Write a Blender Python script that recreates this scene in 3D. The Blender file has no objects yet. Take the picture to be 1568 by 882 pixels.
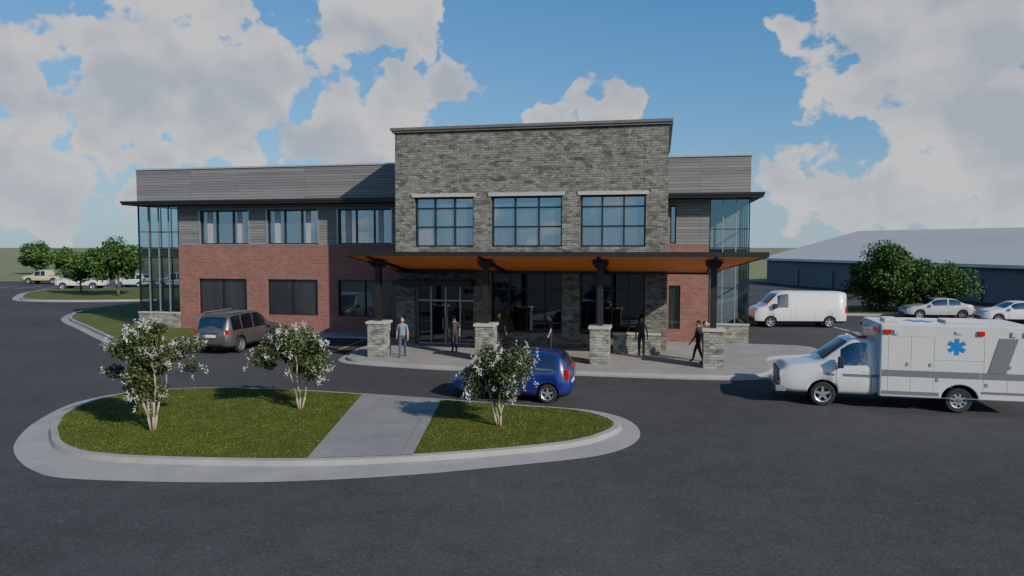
import bpy, bmesh, math, random
import numpy as np
from mathutils import Vector, Matrix
random.seed(5); np.random.seed(5)
scene=bpy.context.scene
COL=scene.collection

# ------------------------------------------------------------------ node helpers
class NT:
    def __init__(s,nt): s.t=nt; s.l=nt.links
    def n(s,typ,**kw):
        nd=s.t.nodes.new(typ)
        for k,v in kw.items(): setattr(nd,k,v)
        return nd
    def put(s,sock,v):
        if isinstance(v,bpy.types.NodeSocket): s.l.new(v,sock)
        else: sock.default_value=v
    def m(s,op,a,b=0.0,c=None,clamp=False):
        nd=s.n('ShaderNodeMath',operation=op,use_clamp=clamp)
        s.put(nd.inputs[0],a); s.put(nd.inputs[1],b)
        if c is not None: s.put(nd.inputs[2],c)
        return nd.outputs[0]
    def vm(s,op,a,b=(0,0,0),out=0):
        nd=s.n('ShaderNodeVectorMath',operation=op)
        s.put(nd.inputs[0],a); s.put(nd.inputs[1],b)
        return nd.outputs[out]
    def mix(s,f,a,b,typ='MIX'):
        nd=s.n('ShaderNodeMix',data_type='RGBA',blend_type=typ)
        s.put(nd.inputs[0],f)
        for k,v in ((6,a),(7,b)):
            if not isinstance(v,bpy.types.NodeSocket) and len(v)==3: v=(*v,1)
            s.put(nd.inputs[k],v)
        return nd.outputs[2]
    def noise(s,vec,scale,detail=4,rough=.5):
        nd=s.n('ShaderNodeTexNoise'); s.put(nd.inputs['Vector'],vec)
        nd.inputs['Scale'].default_value=scale; nd.inputs['Detail'].default_value=detail
        nd.inputs['Roughness'].default_value=rough
        return nd.outputs['Fac']
    def mr(s,v,a,b,c=0.,d=1.,smooth=False):
        nd=s.n('ShaderNodeMapRange'); nd.clamp=True
        if smooth: nd.interpolation_type='SMOOTHSTEP'
        s.put(nd.inputs[0],v)
        for i,x in enumerate((a,b,c,d)): nd.inputs[i+1].default_value=x
        return nd.outputs[0]

def newmat(name):
    m=bpy.data.materials.new(name); m.use_nodes=True
    t=NT(m.node_tree); b=m.node_tree.nodes['Principled BSDF']
    return m,t,b
def objco(t): return t.n('ShaderNodeTexCoord').outputs['Object']
def bump(t,b,h,strength=.3,dist=.02):
    bn=t.n('ShaderNodeBump'); bn.inputs['Strength'].default_value=strength; bn.inputs['Distance'].default_value=dist
    t.l.new(h,bn.inputs['Height']); t.l.new(bn.outputs[0],b.inputs['Normal'])
def pmat(name,col,rough=.6,metal=0.,var=.12,scale=3.,bs=0.,bscale=60,spec=.5,coat=0):
    m,t,b=newmat(name)
    co=objco(t)
    if var>0:
        n=t.noise(co,scale,3,.6)
        f=t.mr(n,.3,.7)
        c=t.mix(f,tuple(x*(1-var) for x in col),tuple(min(1,x*(1+var)) for x in col))
        t.l.new(c,b.inputs['Base Color'])
    else: b.inputs['Base Color'].default_value=(*col,1)
    b.inputs['Roughness'].default_value=rough; b.inputs['Metallic'].default_value=metal
    b.inputs['Specular IOR Level'].default_value=spec
    if coat: b.inputs['Coat Weight'].default_value=coat; b.inputs['Coat Roughness'].default_value=.04
    if bs>0: bump(t,b,t.noise(co,bscale,3,.6),bs)
    return m
def wallco(t):
    co=objco(t); s=t.n('ShaderNodeSeparateXYZ'); t.l.new(co,s.inputs[0])
    c=t.n('ShaderNodeCombineXYZ'); t.l.new(t.m('ADD',s.outputs[0],s.outputs[1]),c.inputs[0]); t.l.new(s.outputs[2],c.inputs[1])
    return c.outputs[0],co,s
def stone_mat(name,tone=1.):
    m,t,b=newmat(name); v,co,_=wallco(t)
    dn=t.n('ShaderNodeTexNoise'); t.l.new(v,dn.inputs['Vector']); dn.inputs['Scale'].default_value=2.5
    dist=t.vm('MULTIPLY',t.vm('SUBTRACT',dn.outputs['Color'],(.5,.5,.5)),(.16,.05,0))
    v2=t.vm('ADD',v,dist)
    br=t.n('ShaderNodeTexBrick'); t.l.new(v2,br.inputs['Vector'])
    br.inputs['Scale'].default_value=1; br.inputs['Brick Width'].default_value=.30; br.inputs['Row Height'].default_value=.115
    br.inputs['Mortar Size'].default_value=.009; br.inputs['Mortar Smooth'].default_value=.3
    br.offset=.37; br.squash=.6; br.squash_frequency=3
    br.inputs['Color1'].default_value=(.11*tone,.112*tone,.092*tone,1); br.inputs['Color2'].default_value=(.37*tone,.37*tone,.315*tone,1)
    br.inputs['Mortar'].default_value=(.11*tone,.11*tone,.095*tone,1)
    vo=t.n('ShaderNodeTexVoronoi'); t.l.new(t.vm('MULTIPLY',v2,(3.3,7.5,1)),vo.inputs['Vector']); vo.inputs['Scale'].default_value=1
    sp=t.n('ShaderNodeSeparateColor'); t.l.new(vo.outputs['Color'],sp.inputs[0])
    c2=t.mix(sp.outputs[0],(.09*tone,.094*tone,.078*tone),(.41*tone,.41*tone,.35*tone))
    c2=t.mix(t.mr(sp.outputs[1],.82,.86),c2,(.32*tone,.285*tone,.22*tone))
    c=t.mix(.6,br.outputs['Color'],c2)
    n=t.noise(co,14,4,.7)
    c=t.mix(.45,c,t.mix(t.mr(n,.3,.7),(.35,.35,.35),(1.,1.,1.)),'MULTIPLY')
    c=t.mix(t.mr(br.outputs['Fac'],0,1,0,.55),c,(.09*tone,.09*tone,.08*tone))
    t.l.new(c,b.inputs['Base Color']); b.inputs['Roughness'].default_value=.9; b.inputs['Specular IOR Level'].default_value=.2
    h=t.m('ADD',t.m('MULTIPLY',br.outputs['Fac'],-1.),t.m('ADD',t.m('MULTIPLY',sp.outputs[2],.7),t.m('MULTIPLY',n,.5)))
    bump(t,b,h,.8,.04)
    return m
def brick_mat():
    m,t,b=newmat('red_brick'); v,co,_=wallco(t)
    br=t.n('ShaderNodeTexBrick'); t.l.new(v,br.inputs['Vector'])
    br.inputs['Scale'].default_value=1; br.inputs['Brick Width'].default_value=.30; br.inputs['Row Height'].default_value=.10
    br.inputs['Mortar Size'].default_value=.010
    br.inputs['Color1'].default_value=(.195,.082,.065,1); br.inputs['Color2'].default_value=(.26,.115,.092,1); br.inputs['Mortar'].default_value=(.25,.17,.145,1)
    n=t.noise(co,1.2,4,.65)
    c=t.mix(.3,br.outputs['Color'],t.mix(t.mr(n,.3,.7),(.55,.55,.55),(1.,1.,1.)),'MULTIPLY')
    t.l.new(c,b.inputs['Base Color']); b.inputs['Roughness'].default_value=.85; b.inputs['Specular IOR Level'].default_value=.25
    bump(t,b,t.m('MULTIPLY',br.outputs['Fac'],-1.),.4,.01)
    return m
def siding_mat():
    m,t,b=newmat('grey_metal_siding'); v,co,_=wallco(t)
    br=t.n('ShaderNodeTexBrick'); t.l.new(v,br.inputs['Vector'])
    br.inputs['Scale'].default_value=1; br.inputs['Brick Width'].default_value=7.3; br.inputs['Row Height'].default_value=.155
    br.inputs['Mortar Size'].default_value=.011; br.offset=.41
    br.inputs['Color1'].default_value=(.15,.142,.138,1); br.inputs['Color2'].default_value=(.215,.205,.198,1); br.inputs['Mortar'].default_value=(.075,.071,.069,1)
    n=t.noise(t.vm('MULTIPLY',co,(.25,.25,2.)),2,3,.6)
    c=t.mix(.35,br.outputs['Color'],t.mix(t.mr(n,.3,.7),(.6,.6,.6),(1.,1.,1.)),'MULTIPLY')
    t.l.new(c,b.inputs['Base Color']); b.inputs['Roughness'].default_value=.55
    bump(t,b,t.m('MULTIPLY',br.outputs['Fac'],-1.),.6,.02)
    return m
def asphalt_mat():
    m,t,b=newmat('asphalt'); co=objco(t)
    n1=t.noise(co,.12,2,.6); n2=t.noise(co,14,3,.75); n3=t.noise(co,1.1,4,.7)
    f=t.m('ADD',t.m('MULTIPLY',n1,.5),t.m('ADD',t.m('MULTIPLY',n2,.7),t.m('MULTIPLY',n3,.4)))
    c=t.mix(t.mr(f,.6,1.05),(.046,.0435,.041),(.088,.085,.081))
    vo=t.n('ShaderNodeTexVoronoi'); t.l.new(co,vo.inputs['Vector']); vo.inputs['Scale'].default_value=24
    sp=t.n('ShaderNodeSeparateColor'); t.l.new(vo.outputs['Color'],sp.inputs[0])
    c=t.mix(t.mr(sp.outputs[0],.86,.98,0,.28),c,(.14,.137,.13))
    t.l.new(c,b.inputs['Base Color']); b.inputs['Roughness'].default_value=.92; b.inputs['Specular IOR Level'].default_value=.12
    bump(t,b,n2,.4,.01)
    return m
def concrete_mat(name,col,joints=None):
    m,t,b=newmat(name); co=objco(t)
    n=t.m('ADD',t.m('MULTIPLY',t.noise(co,.8,4,.7),.7),t.m('MULTIPLY',t.noise(co,25,2,.6),.3))
    c=t.mix(t.mr(n,.32,.68),tuple(x*.78 for x in col),tuple(x*1.14 for x in col))
    if joints:
        br=t.n('ShaderNodeTexBrick'); t.l.new(co,br.inputs['Vector']); br.offset=0
        br.inputs['Scale'].default_value=1; br.inputs['Brick Width'].default_value=joints; br.inputs['Row Height'].default_value=joints
        br.inputs['Mortar Size'].default_value=.012
        c=t.mix(t.m('MULTIPLY',br.outputs['Fac'],.55),c,tuple(x*.35 for x in col))
    t.l.new(c,b.inputs['Base Color']); b.inputs['Roughness'].default_value=.85; b.inputs['Specular IOR Level'].default_value=.3
    bump(t,b,n,.2,.01)
    return m
def grass_mat(name,a,bb,s=3.):
    m,t,b=newmat(name); co=objco(t)
    n=t.m('ADD',t.m('MULTIPLY',t.noise(co,s,4,.7),.6),t.m('MULTIPLY',t.noise(co,s*14,2,.7),.4))
    c=t.mix(t.mr(n,.35,.65),a,bb)
    t.l.new(c,b.inputs['Base Color']); b.inputs['Roughness'].default_value=.95; b.inputs['Specular IOR Level'].default_value=.1
    bump(t,b,n,.6,.05)
    return m
def wood_mat():
    m,t,b=newmat('orange_wood_soffit'); co=objco(t)
    s=t.n('ShaderNodeSeparateXYZ'); t.l.new(co,s.inputs[0])
    pl=t.m('FRACT',t.m('MULTIPLY',s.outputs[0],4.))
    n=t.noise(t.vm('MULTIPLY',co,(6.,.6,1.)),2,3,.6)
    c=t.mix(t.mr(n,.3,.7),(.95,.24,.04),(1.,.34,.07))
    c=t.mix(t.mr(pl,.0,.05,.4,0),c,(.3,.08,.015))
    t.l.new(c,b.inputs['Base Color']); b.inputs['Roughness'].default_value=.55
    return m
def window_mat(name,base,refl,fac):
    m=bpy.data.materials.new(name); m.use_nodes=True; nt=m.node_tree; t=NT(nt)
    b=nt.nodes['Principled BSDF']; co=objco(t)
    n=t.noise(t.vm('MULTIPLY',co,(1.,1.,.15)),1.3,3,.6)
    c=t.mix(t.mr(n,.35,.65),tuple(x*.45 for x in base),base)
    t.l.new(c,b.inputs['Base Color']); b.inputs['Roughness'].default_value=.3
    g=t.n('ShaderNodeBsdfGlossy'); g.inputs['Color'].default_value=(*refl,1); g.inputs['Roughness'].default_value=.02
    bn=t.n('ShaderNodeBump'); bn.inputs['Strength'].default_value=.05; bn.inputs['Distance'].default_value=.02
    t.l.new(t.noise(co,.8,2,.5),bn.inputs['Height']); t.l.new(bn.outputs[0],g.inputs['Normal'])
    mx=t.n('ShaderNodeMixShader'); mx.inputs[0].default_value=fac
    t.l.new(b.outputs[0],mx.inputs[1]); t.l.new(g.outputs[0],mx.inputs[2]); t.l.new(mx.outputs[0],nt.nodes['Material Output'].inputs[0])
    return m
def clear_glass(name,tint,fac):
    m=bpy.data.materials.new(name); m.use_nodes=True; nt=m.node_tree; t=NT(nt)
    tr=t.n('ShaderNodeBsdfTransparent'); tr.inputs[0].default_value=(*tint,1)
    g=t.n('ShaderNodeBsdfGlossy'); g.inputs['Color'].default_value=(.8,.88,.95,1); g.inputs['Roughness'].default_value=.02
    mx=t.n('ShaderNodeMixShader'); mx.inputs[0].default_value=fac
    t.l.new(tr.outputs[0],mx.inputs[1]); t.l.new(g.outputs[0],mx.inputs[2]); t.l.new(mx.outputs[0],nt.nodes['Material Output'].inputs[0])
    return m
def leaf_mat(name,col):
    m,t,b=newmat(name)
    n=t.noise(objco(t),2.2,2,.6)
    c=t.mix(t.mr(n,.3,.7),tuple(x*.65 for x in col),tuple(x*1.35 for x in col))
    t.l.new(c,b.inputs['Base Color']); b.inputs['Roughness'].default_value=.6; b.inputs['Specular IOR Level'].default_value=.25
    return m

M=dict(
 stone=stone_mat('ledge_stone',.76), pier=stone_mat('pier_stone',1.1), brick=brick_mat(), siding=siding_mat(),
 cap=pmat('limestone_cap',(.38,.36,.31),.8), metal=pmat('dark_bronze_metal',(.028,.024,.022),.45,.3,.2),
 trim=pmat('cornice_metal',(.14,.122,.105),.5,.2), coping=pmat('coping_metal',(.40,.39,.37),.45,.3),
 wood=wood_mat(), frame=pmat('window_frame',(.03,.032,.035),.4,.5,0), alum=pmat('aluminium_frame',(.32,.33,.34),.35,.6,0),
 winU=window_mat('upper_window_glass',(.06,.075,.09),(.50,.57,.64),.40),
 winL=window_mat('lower_window_glass',(.045,.045,.046),(.5,.55,.6),.22),
 cglass=clear_glass('clear_tinted_glass',(.60,.68,.70),.16), storeglass=clear_glass('storefront_glass',(.38,.40,.41),.16),
 roof=pmat('roof_membrane',(.25,.25,.25),.9), dark=pmat('dark_interior',(.06,.06,.062),.8),
 inter=pmat('interior_wall',(.30,.31,.32),.8), slab=pmat('spandrel',(.03,.033,.036),.4),
 asphalt=asphalt_mat(), conc=concrete_mat('sidewalk_concrete',(.27,.257,.238),1.5), curb=concrete_mat('kerb_concrete',(.29,.276,.256)),
 path=concrete_mat('path_concrete',(.215,.205,.192),2.6),
 grass=grass_mat('lawn_grass',(.055,.072,.010),(.095,.118,.020),2.5), field=grass_mat('field_grass',(.15,.17,.075),(.20,.22,.115),.05),
 lawn2=grass_mat('far_lawn',(.07,.088,.022),(.125,.148,.045),1.),
 tire=pmat('tyre_rubber',(.018,.018,.018),.85,0,.1), rim=pmat('alloy_rim',(.55,.55,.56),.3,.8,0), black=pmat('black_plastic',(.015,.015,.016),.55,0,0),
 cargl=window_mat('car_glass',(.01,.011,.013),(.55,.6,.65),.22), chrome=pmat('chrome',(.6,.6,.6),.15,1,0),
 lens=pmat('headlamp_lens',(.6,.62,.65),.12,.3,0), red=pmat('red_lens',(.42,.012,.01),.2,0,0), amber=pmat('amber_lens',(.6,.2,.02),.2,0,0),
 white=pmat('white_line_paint',(.55,.55,.52),.7,0,.2,6), plate=pmat('number_plate',(.6,.6,.62),.5,0,0),
 yellow=pmat('yellow_line_paint',(.45,.30,.04),.7,0,.2,6),
)
def paint(name,c,r=.25): return pmat(name,c,r,0,.03,1.,coat=.8)

# ------------------------------------------------------------------ mesh helpers
def empty(name,loc=(0,0,0),rz=0):
    e=bpy.data.objects.new(name,None); COL.objects.link(e); e.location=loc; e.rotation_euler=(0,0,rz); e.empty_display_size=.3
    return e
class MB:
    def __init__(s): s.v=[];s.f=[];s.mi=[];s.mats=[]
    def mid(s,m):
        if m not in s.mats: s.mats.append(m)
        return s.mats.index(m)
    def face(s,pts,m):
        i=len(s.v); s.v+= [tuple(p) for p in pts]; s.f.append(tuple(range(i,i+len(pts)))); s.mi.append(s.mid(m))
    def box(s,x0,x1,y0,y1,z0,z1,m):
        i=len(s.v)
        s.v+=[(x0,y0,z0),(x1,y0,z0),(x1,y1,z0),(x0,y1,z0),(x0,y0,z1),(x1,y0,z1),(x1,y1,z1),(x0,y1,z1)]
        for f in ((0,3,2,1),(4,5,6,7),(0,1,5,4),(1,2,6,5),(2,3,7,6),(3,0,4,7)):
            s.f.append(tuple(i+k for k in f)); s.mi.append(s.mid(m))
    def hexa(s,p,m):
        i=len(s.v); s.v+=[tuple(q) for q in p]
        for f in ((0,3,2,1),(4,5,6,7),(0,1,5,4),(1,2,6,5),(2,3,7,6),(3,0,4,7)):
            s.f.append(tuple(i+k for k in f)); s.mi.append(s.mid(m))
    def tube(s,p0,p1,r0,r1,m,n=7):
        p0=Vector(p0);p1=Vector(p1); d=(p1-p0)
        if d.length<1e-5: return
        q=d.to_track_quat('Z','Y'); i=len(s.v)
        for p,r in ((p0,r0),(p1,r1)):
            for k in range(n):
                a=2*math.pi*k/n; s.v.append(tuple(p+q@Vector((r*math.cos(a),r*math.sin(a),0))))
        for k in range(n):
            s.f.append((i+k,i+(k+1)%n,i+n+(k+1)%n,i+n+k)); s.mi.append(s.mid(m))
        s.f.append(tuple(i+n-1-k for k in range(n))); s.mi.append(s.mid(m))
        s.f.append(tuple(i+n+k for k in range(n))); s.mi.append(s.mid(m))
    def ell(s,c,r,m,nu=12,nv=8):
        i=len(s.v)
        for a in range(nv+1):
            th=math.pi*a/nv
            for b in range(nu):
                ph=2*math.pi*b/nu
                s.v.append((c[0]+r[0]*math.sin(th)*math.cos(ph),c[1]+r[1]*math.sin(th)*math.sin(ph),c[2]+r[2]*math.cos(th)))
        for a in range(nv):
            for b in range(nu):
                s.f.append((i+a*nu+b,i+(a+1)*nu+b,i+(a+1)*nu+(b+1)%nu,i+a*nu+(b+1)%nu)); s.mi.append(s.mid(m))
    def obj(s,name,parent=None,smooth=False,bevel=0,loc=None,rz=0):
        me=bpy.data.meshes.new(name); me.from_pydata(s.v,[],s.f)
        for m in s.mats: me.materials.append(m)
        me.polygons.foreach_set('material_index',s.mi)
        if smooth: me.polygons.foreach_set('use_smooth',[True]*len(s.f))
        me.update()
        o=bpy.data.objects.new(name,me); COL.objects.link(o)
        if parent: o.parent=parent
        if loc: o.location=loc
        o.rotation_euler=(0,0,rz)
        if bevel:
            b=o.modifiers.new('b','BEVEL'); b.width=bevel; b.segments=2; b.limit_method='ANGLE'
        return o
def smooth_closed(pts,n=8):
    out=[];N=len(pts)
    for i in range(N):
        p0,p1,p2,p3=[np.array(pts[(i+k)%N],float) for k in (-1,0,1,2)]
        for k in range(n):
            t=k/n
            out.append(tuple(.5*((2*p1)+(-p0+p2)*t+(2*p0-5*p1+4*p2-p3)*t*t+(-p0+3*p1-3*p2+p3)*t**3)))
    return out
def offset(pts,d):
    P=np.array(pts); N=len(P)
    a=np.roll(P,1,0); b=np.roll(P,-1,0); tng=b-a; tng/=np.linalg.norm(tng,axis=1)[:,None]+1e-9
    nrm=np.stack([-tng[:,1],tng[:,0]],1)
    return [tuple(x) for x in P+nrm*d]
def ccw(pts):
    a=sum(pts[i][0]*pts[(i+1)%len(pts)][1]-pts[(i+1)%len(pts)][0]*pts[i][1] for i in range(len(pts)))
    return pts if a>0 else pts[::-1]
def ring(mb,A,za,B,zb,m):
    N=len(A)
    for i in range(N):
        j=(i+1)%N
        mb.face([(*A[i],za),(*A[j],za),(*B[j],zb),(*B[i],zb)],m)
def poly_sheet(name,pts,z,m,parent=None,loc=None,rz=0):
    mb=MB(); mb.face([(*p,z) for p in pts],m); o=mb.obj(name,parent,loc=loc,rz=rz)
    bm=bmesh.new(); bm.from_mesh(o.data); bmesh.ops.triangulate(bm,faces=bm.faces[:]); bm.to_mesh(o.data); bm.free()
    return o
def kerbed(name,outer,gut,curbw,topmat,kz=.14,parent=None):
    e=empty(name)
    A=outer; B=offset(A,gut) if gut>0 else A; C=offset(B,curbw)
    mb=MB()
    if gut>0: ring(mb,A,.008,B,.014,M['curb'])
    B2=offset(B,.03)
    ring(mb,B,.014,B2,kz,M['curb']); ring(mb,B2,kz,C,kz+.002,M['curb'])
    mb.obj('kerb',e)
    poly_sheet('top_surface',C,kz+.004,topmat,e)
    return e,C

# ------------------------------------------------------------------ world / camera / sun
f_px=1100.; W=1568.
cam=bpy.data.cameras.new('camera'); co=bpy.data.objects.new('camera',cam); COL.objects.link(co)
cam.sensor_width=36; cam.lens=36*f_px/W; cam.clip_end=6000
co.location=(0,0,5); co.rotation_euler=(math.radians(90-3.28),0,0); scene.camera=co
el=math.radians(28); sh=Vector((-.68,.73,0)).normalized()
sdir=Vector((sh.x*math.cos(el),sh.y*math.cos(el),-math.sin(el)))
su=bpy.data.lights.new('sun','SUN'); su.energy=5.0; su.angle=math.radians(.5); su.color=(1,.93,.83)
so=bpy.data.objects.new('sun',su); COL.objects.link(so); so.rotation_euler=sdir.to_track_quat('-Z','Y').to_euler(); so.location=(30,-30,40)

w=bpy.data.worlds.new('World'); scene.world=w; w.use_nodes=True
nt=w.node_tree; t=NT(nt); bg=nt.nodes['Background']
sky=t.n('ShaderNodeTexSky'); sky.sky_type='NISHITA'; sky.sun_disc=False; sky.sun_elevation=el
sky.sun_rotation=math.atan2(-sh.x,-sh.y); sky.air_density=1.; sky.dust_density=.6; sky.ozone_density=2.
d=t.n('ShaderNodeTexCoord').outputs['Generated']; d=t.vm('NORMALIZE',d)
def D(u,v): return tuple(Vector(((u-784)/1100,1,(378-v)/1100)).normalized())
blobs=[(165,110,90),(280,90,115),(390,110,100),(300,10,80),(240,190,70),(340,175,75),
 (560,10,90),(640,40,50),(525,200,78),(610,175,68),(680,120,42),(585,110,40),
 (945,155,55),(865,188,38),
 (1350,50,110),(1490,60,135),(1430,170,95),(1560,190,120),(1260,10,55),
 (60,300,75),(25,140,55),(15,215,40),(365,240,48),(200,295,38),(1200,290,55),(1290,305,65),(1410,290,70),(1540,290,85),(560,250,45),(165,218,40)]
cen=[(D(u,v),r/1100) for u,v,r in blobs]
wn=t.n('ShaderNodeTexNoise'); t.l.new(d,wn.inputs['Vector']); wn.inputs['Scale'].default_value=13; wn.inputs['Detail'].default_value=3; wn.inputs['Roughness'].default_value=.5
wv=t.vm('SUBTRACT',wn.outputs['Color'],(.5,.5,.5))
d2=t.vm('ADD',d,t.vm('MULTIPLY',wv,(.15,.15,.12)))
cen+=[((-.9,.2,.4),.3),((.9,.1,.35),.35),((.3,-.85,.35),.35),((-.5,-.8,.3),.3)]
Mx=-0.6
for c,r in cen:
    ds=t.vm('DISTANCE',d2,c,1)
    Mx=t.m('MAXIMUM',Mx,t.m('MULTIPLY_ADD',ds,-1/r,1.))
dw=t.vm('MULTIPLY',t.vm('ADD',d,t.vm('MULTIPLY',wv,(.03,.03,.02))),(1,1,1.3))
N1=t.noise(dw,15,6,.57)
L1=t.noise(dw,8,3,.5); L2=t.noise(t.vm('ADD',dw,(.022,-.008,.034)),8,3,.5)
dens=t.m('ADD',t.m('MULTIPLY',Mx,.80),t.m('MULTIPLY',t.m('SUBTRACT',N1,.52),2.0))
alpha=t.mr(dens,-.03,.15,0,1,True)
sh1=t.m('ADD',t.m('MULTIPLY',t.m('SUBTRACT',N1,.5),.7),t.m('MULTIPLY',t.m('SUBTRACT',L1,L2),3.4))
lit=t.m('ADD',.80,t.m('SUBTRACT',sh1,t.mr(dens,.05,.6,0,.50)),clamp=True)
ccol=t.mix(lit,(5.0,5.7,7.1),(9.3,9.3,9.5))
sx=t.n('ShaderNodeSeparateXYZ'); t.l.new(d,sx.inputs[0]); zz=sx.outputs[2]
skyc=t.mix(1.,sky.outputs[0],(.44,1.12,1.78),'MULTIPLY')
haze=t.mr(zz,-.03,.16,.80,0,True)
skyc=t.mix(haze,skyc,(5.4,7.2,8.9))
ccol=t.mix(t.mr(zz,-.0,.13,.45,0,True),ccol,(7.2,8.3,9.4))
fin=t.mix(t.m('MULTIPLY',alpha,.96),skyc,ccol)
t.l.new(fin,bg.inputs['Color']); bg.inputs['Strength'].default_value=.09

# ------------------------------------------------------------------ ground
poly_sheet('field',[(-3000,-1500),(3000,-1500),(3000,4000),(-3000,4000)],0,M['field'])
poly_sheet('asphalt_parking_lot',[(-150,-90),(150,-90),(150,104),(-150,104)],.004,M['asphalt'])

# entrance island
outer=[(-12.1,17.2),(-10.7,15.8),(-9.3,15.2),(-5.7,15.0),(-2.65,15.4),(.24,16.25),(2.3,17.1),(3.35,18.6),(3.35,20.5),(2.3,21.8),(.3,22.35),(-2.1,23.15),(-5,24.1),(-7.6,24.8),(-10.5,25.2),(-13.0,24.6),(-14.0,22.9),(-13.7,20.6),(-13.0,18.7)]
inner=[(-12.1,18.9),(-10.9,17.4),(-9.1,16.6),(-5.0,16.3),(-2.3,16.65),(.15,17.3),(1.7,18.0),(2.7,19.2),(2.7,20.2),(1.9,21.2),(.2,21.8),(-2.1,22.6),(-5,23.5),(-7.6,24.2),(-10.3,24.55),(-12.5,24.0),(-13.2,22.6),(-13.1,21.0),(-12.6,19.8)]
O=ccw(smooth_closed(outer,6)); I=ccw(smooth_closed(inner,6))
isl=empty('traffic_island')
kb=MB(); B=offset(I,-.22); B2=offset(I,-.17)
ring(kb,O,.008,B,.016,M['curb']); ring(kb,B,.016,B2,.13,M['curb']); ring(kb,B2,.13,I,.14,M['curb'])
kb.obj('kerb',isl,smooth=False)
poly_sheet('lawn',I,.142,M['grass'],isl)
pth=MB()
P=[(-4.72,16.28),(-2.32,16.55),(-2.25,22.75),(-4.95,23.6)]
pth.face([(*p,.150) for p in P],M['path']); pth.obj('concrete_path',isl)
def inside(px,py,poly):
    c=np.zeros(len(px),bool); j=len(poly)-1
    for i in range(len(poly)):
        xi,yi=poly[i]; xj,yj=poly[j]
        c^=((yi>py)!=(yj>py))&(px<(xj-xi)*(py-yi)/(yj-yi+1e-12)+xi); j=i
    return c
def blades(name,poly,excl,n,z,parent,mats,h=.06):
    P=np.array(poly); x=np.random.uniform(P[:,0].min(),P[:,0].max(),n); y=np.random.uniform(P[:,1].min(),P[:,1].max(),n)
    k=inside(x,y,poly)
    if excl: k&=~inside(x,y,excl)
    x=x[k];y=y[k];n=len(x); a=np.random.uniform(0,6.28,n); hh=h*np.random.uniform(.5,1.3,n); wd=.012
    v=np.zeros((n,3,3)); v[:,0]=np.stack([x-wd*np.cos(a),y-wd*np.sin(a),np.full(n,z)],1); v[:,1]=np.stack([x+wd*np.cos(a),y+wd*np.sin(a),np.full(n,z)],1)
    v[:,2]=np.stack([x+np.random.uniform(-.03,.03,n),y+np.random.uniform(-.03,.03,n),z+hh],1)
    me=bpy.data.meshes.new(name); me.from_pydata(v.reshape(-1,3).tolist(),[],np.arange(n*3).reshape(-1,3).tolist())
    for m in mats: me.materials.append(m)
    me.polygons.foreach_set('material_index',np.random.randint(0,len(mats),n).astype(np.int32))
    o=bpy.data.objects.new(name,me); COL.objects.link(o); o.parent=parent
gm=[leaf_mat('blade_a',(.085,.108,.018)),leaf_mat('blade_b',(.105,.13,.026)),leaf_mat('blade_c',(.065,.088,.014))]
blades('grass_blades',I,[(p[0]+(-.05 if i in(0,3) else .05),p[1]) for i,p in enumerate(P)],70000,.14,isl,gm,.03)

e,C=kerbed('building_lawn',ccw(smooth_closed([(-34,58),(-31.5,50),(-26,43),(-21.5,37.6),(-18.6,34.6),(-17.0,34.4),(-16.2,36),(-16.2,41),(-20,46),(-26,60),(-31,64)],5)),.45,.2,M['lawn2'])
kerbed('parking_island',ccw(smooth_closed([(-50,72),(-46,66.5),(-41,64.8),(-35,65.5),(-31,68),(-34,82),(-44,85),(-54,85),(-53,78)],5)),.6,.25,M['lawn2'])
kerbed('hedge_bed_lawn',ccw(smooth_closed([(21,53),(30,51),(40,50),(42,53),(40,58),(28,60),(21,57)],5)),.4,.2,M['lawn2'])

# ------------------------------------------------------------------ main building
RZ=math.radians(-11.7); BL=(-5.82,36.0,0)
bld=empty('medical_office_building',BL,RZ)
def bw(x,y):
    c,s=math.cos(RZ),math.sin(RZ); return (BL[0]+c*x-s*y,BL[1]+s*x+c*y)
def wall_open(mb,x0,x1,z0,z1,y,ops,m,depth=.25):
    xs=sorted({x0,x1,*[o[0] for o in ops],*[o[1] for o in ops]}); zs=sorted({z0,z1,*[o[2] for o in ops],*[o[3] for o in ops]})
    xs=[x for x in xs if x0<=x<=x1]; zs=[z for z in zs if z0<=z<=z1]
    for a,b in zip(xs,xs[1:]):
        for c,d_ in zip(zs,zs[1:]):
            xm,zm=(a+b)/2,(c+d_)/2
            if any(o[0]<xm<o[1] and o[2]<zm<o[3] for o in ops): continue
            mb.face([(a,y,c),(b,y,c),(b,y,d_),(a,y,d_)],m)
    for o in ops:
        a,b,c,d_=o; yb=y+depth
        mb.face([(a,y,c),(a,y,d_),(a,yb,d_),(a,yb,c)],m); mb.face([(b,y,c),(b,yb,c),(b,yb,d_),(b,y,d_)],m)
        mb.face([(a,y,d_),(b,y,d_),(b,yb,d_),(a,yb,d_)],m); mb.face([(a,y,c),(a,yb,c),(b,yb,c),(b,y,c)],m)
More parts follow.
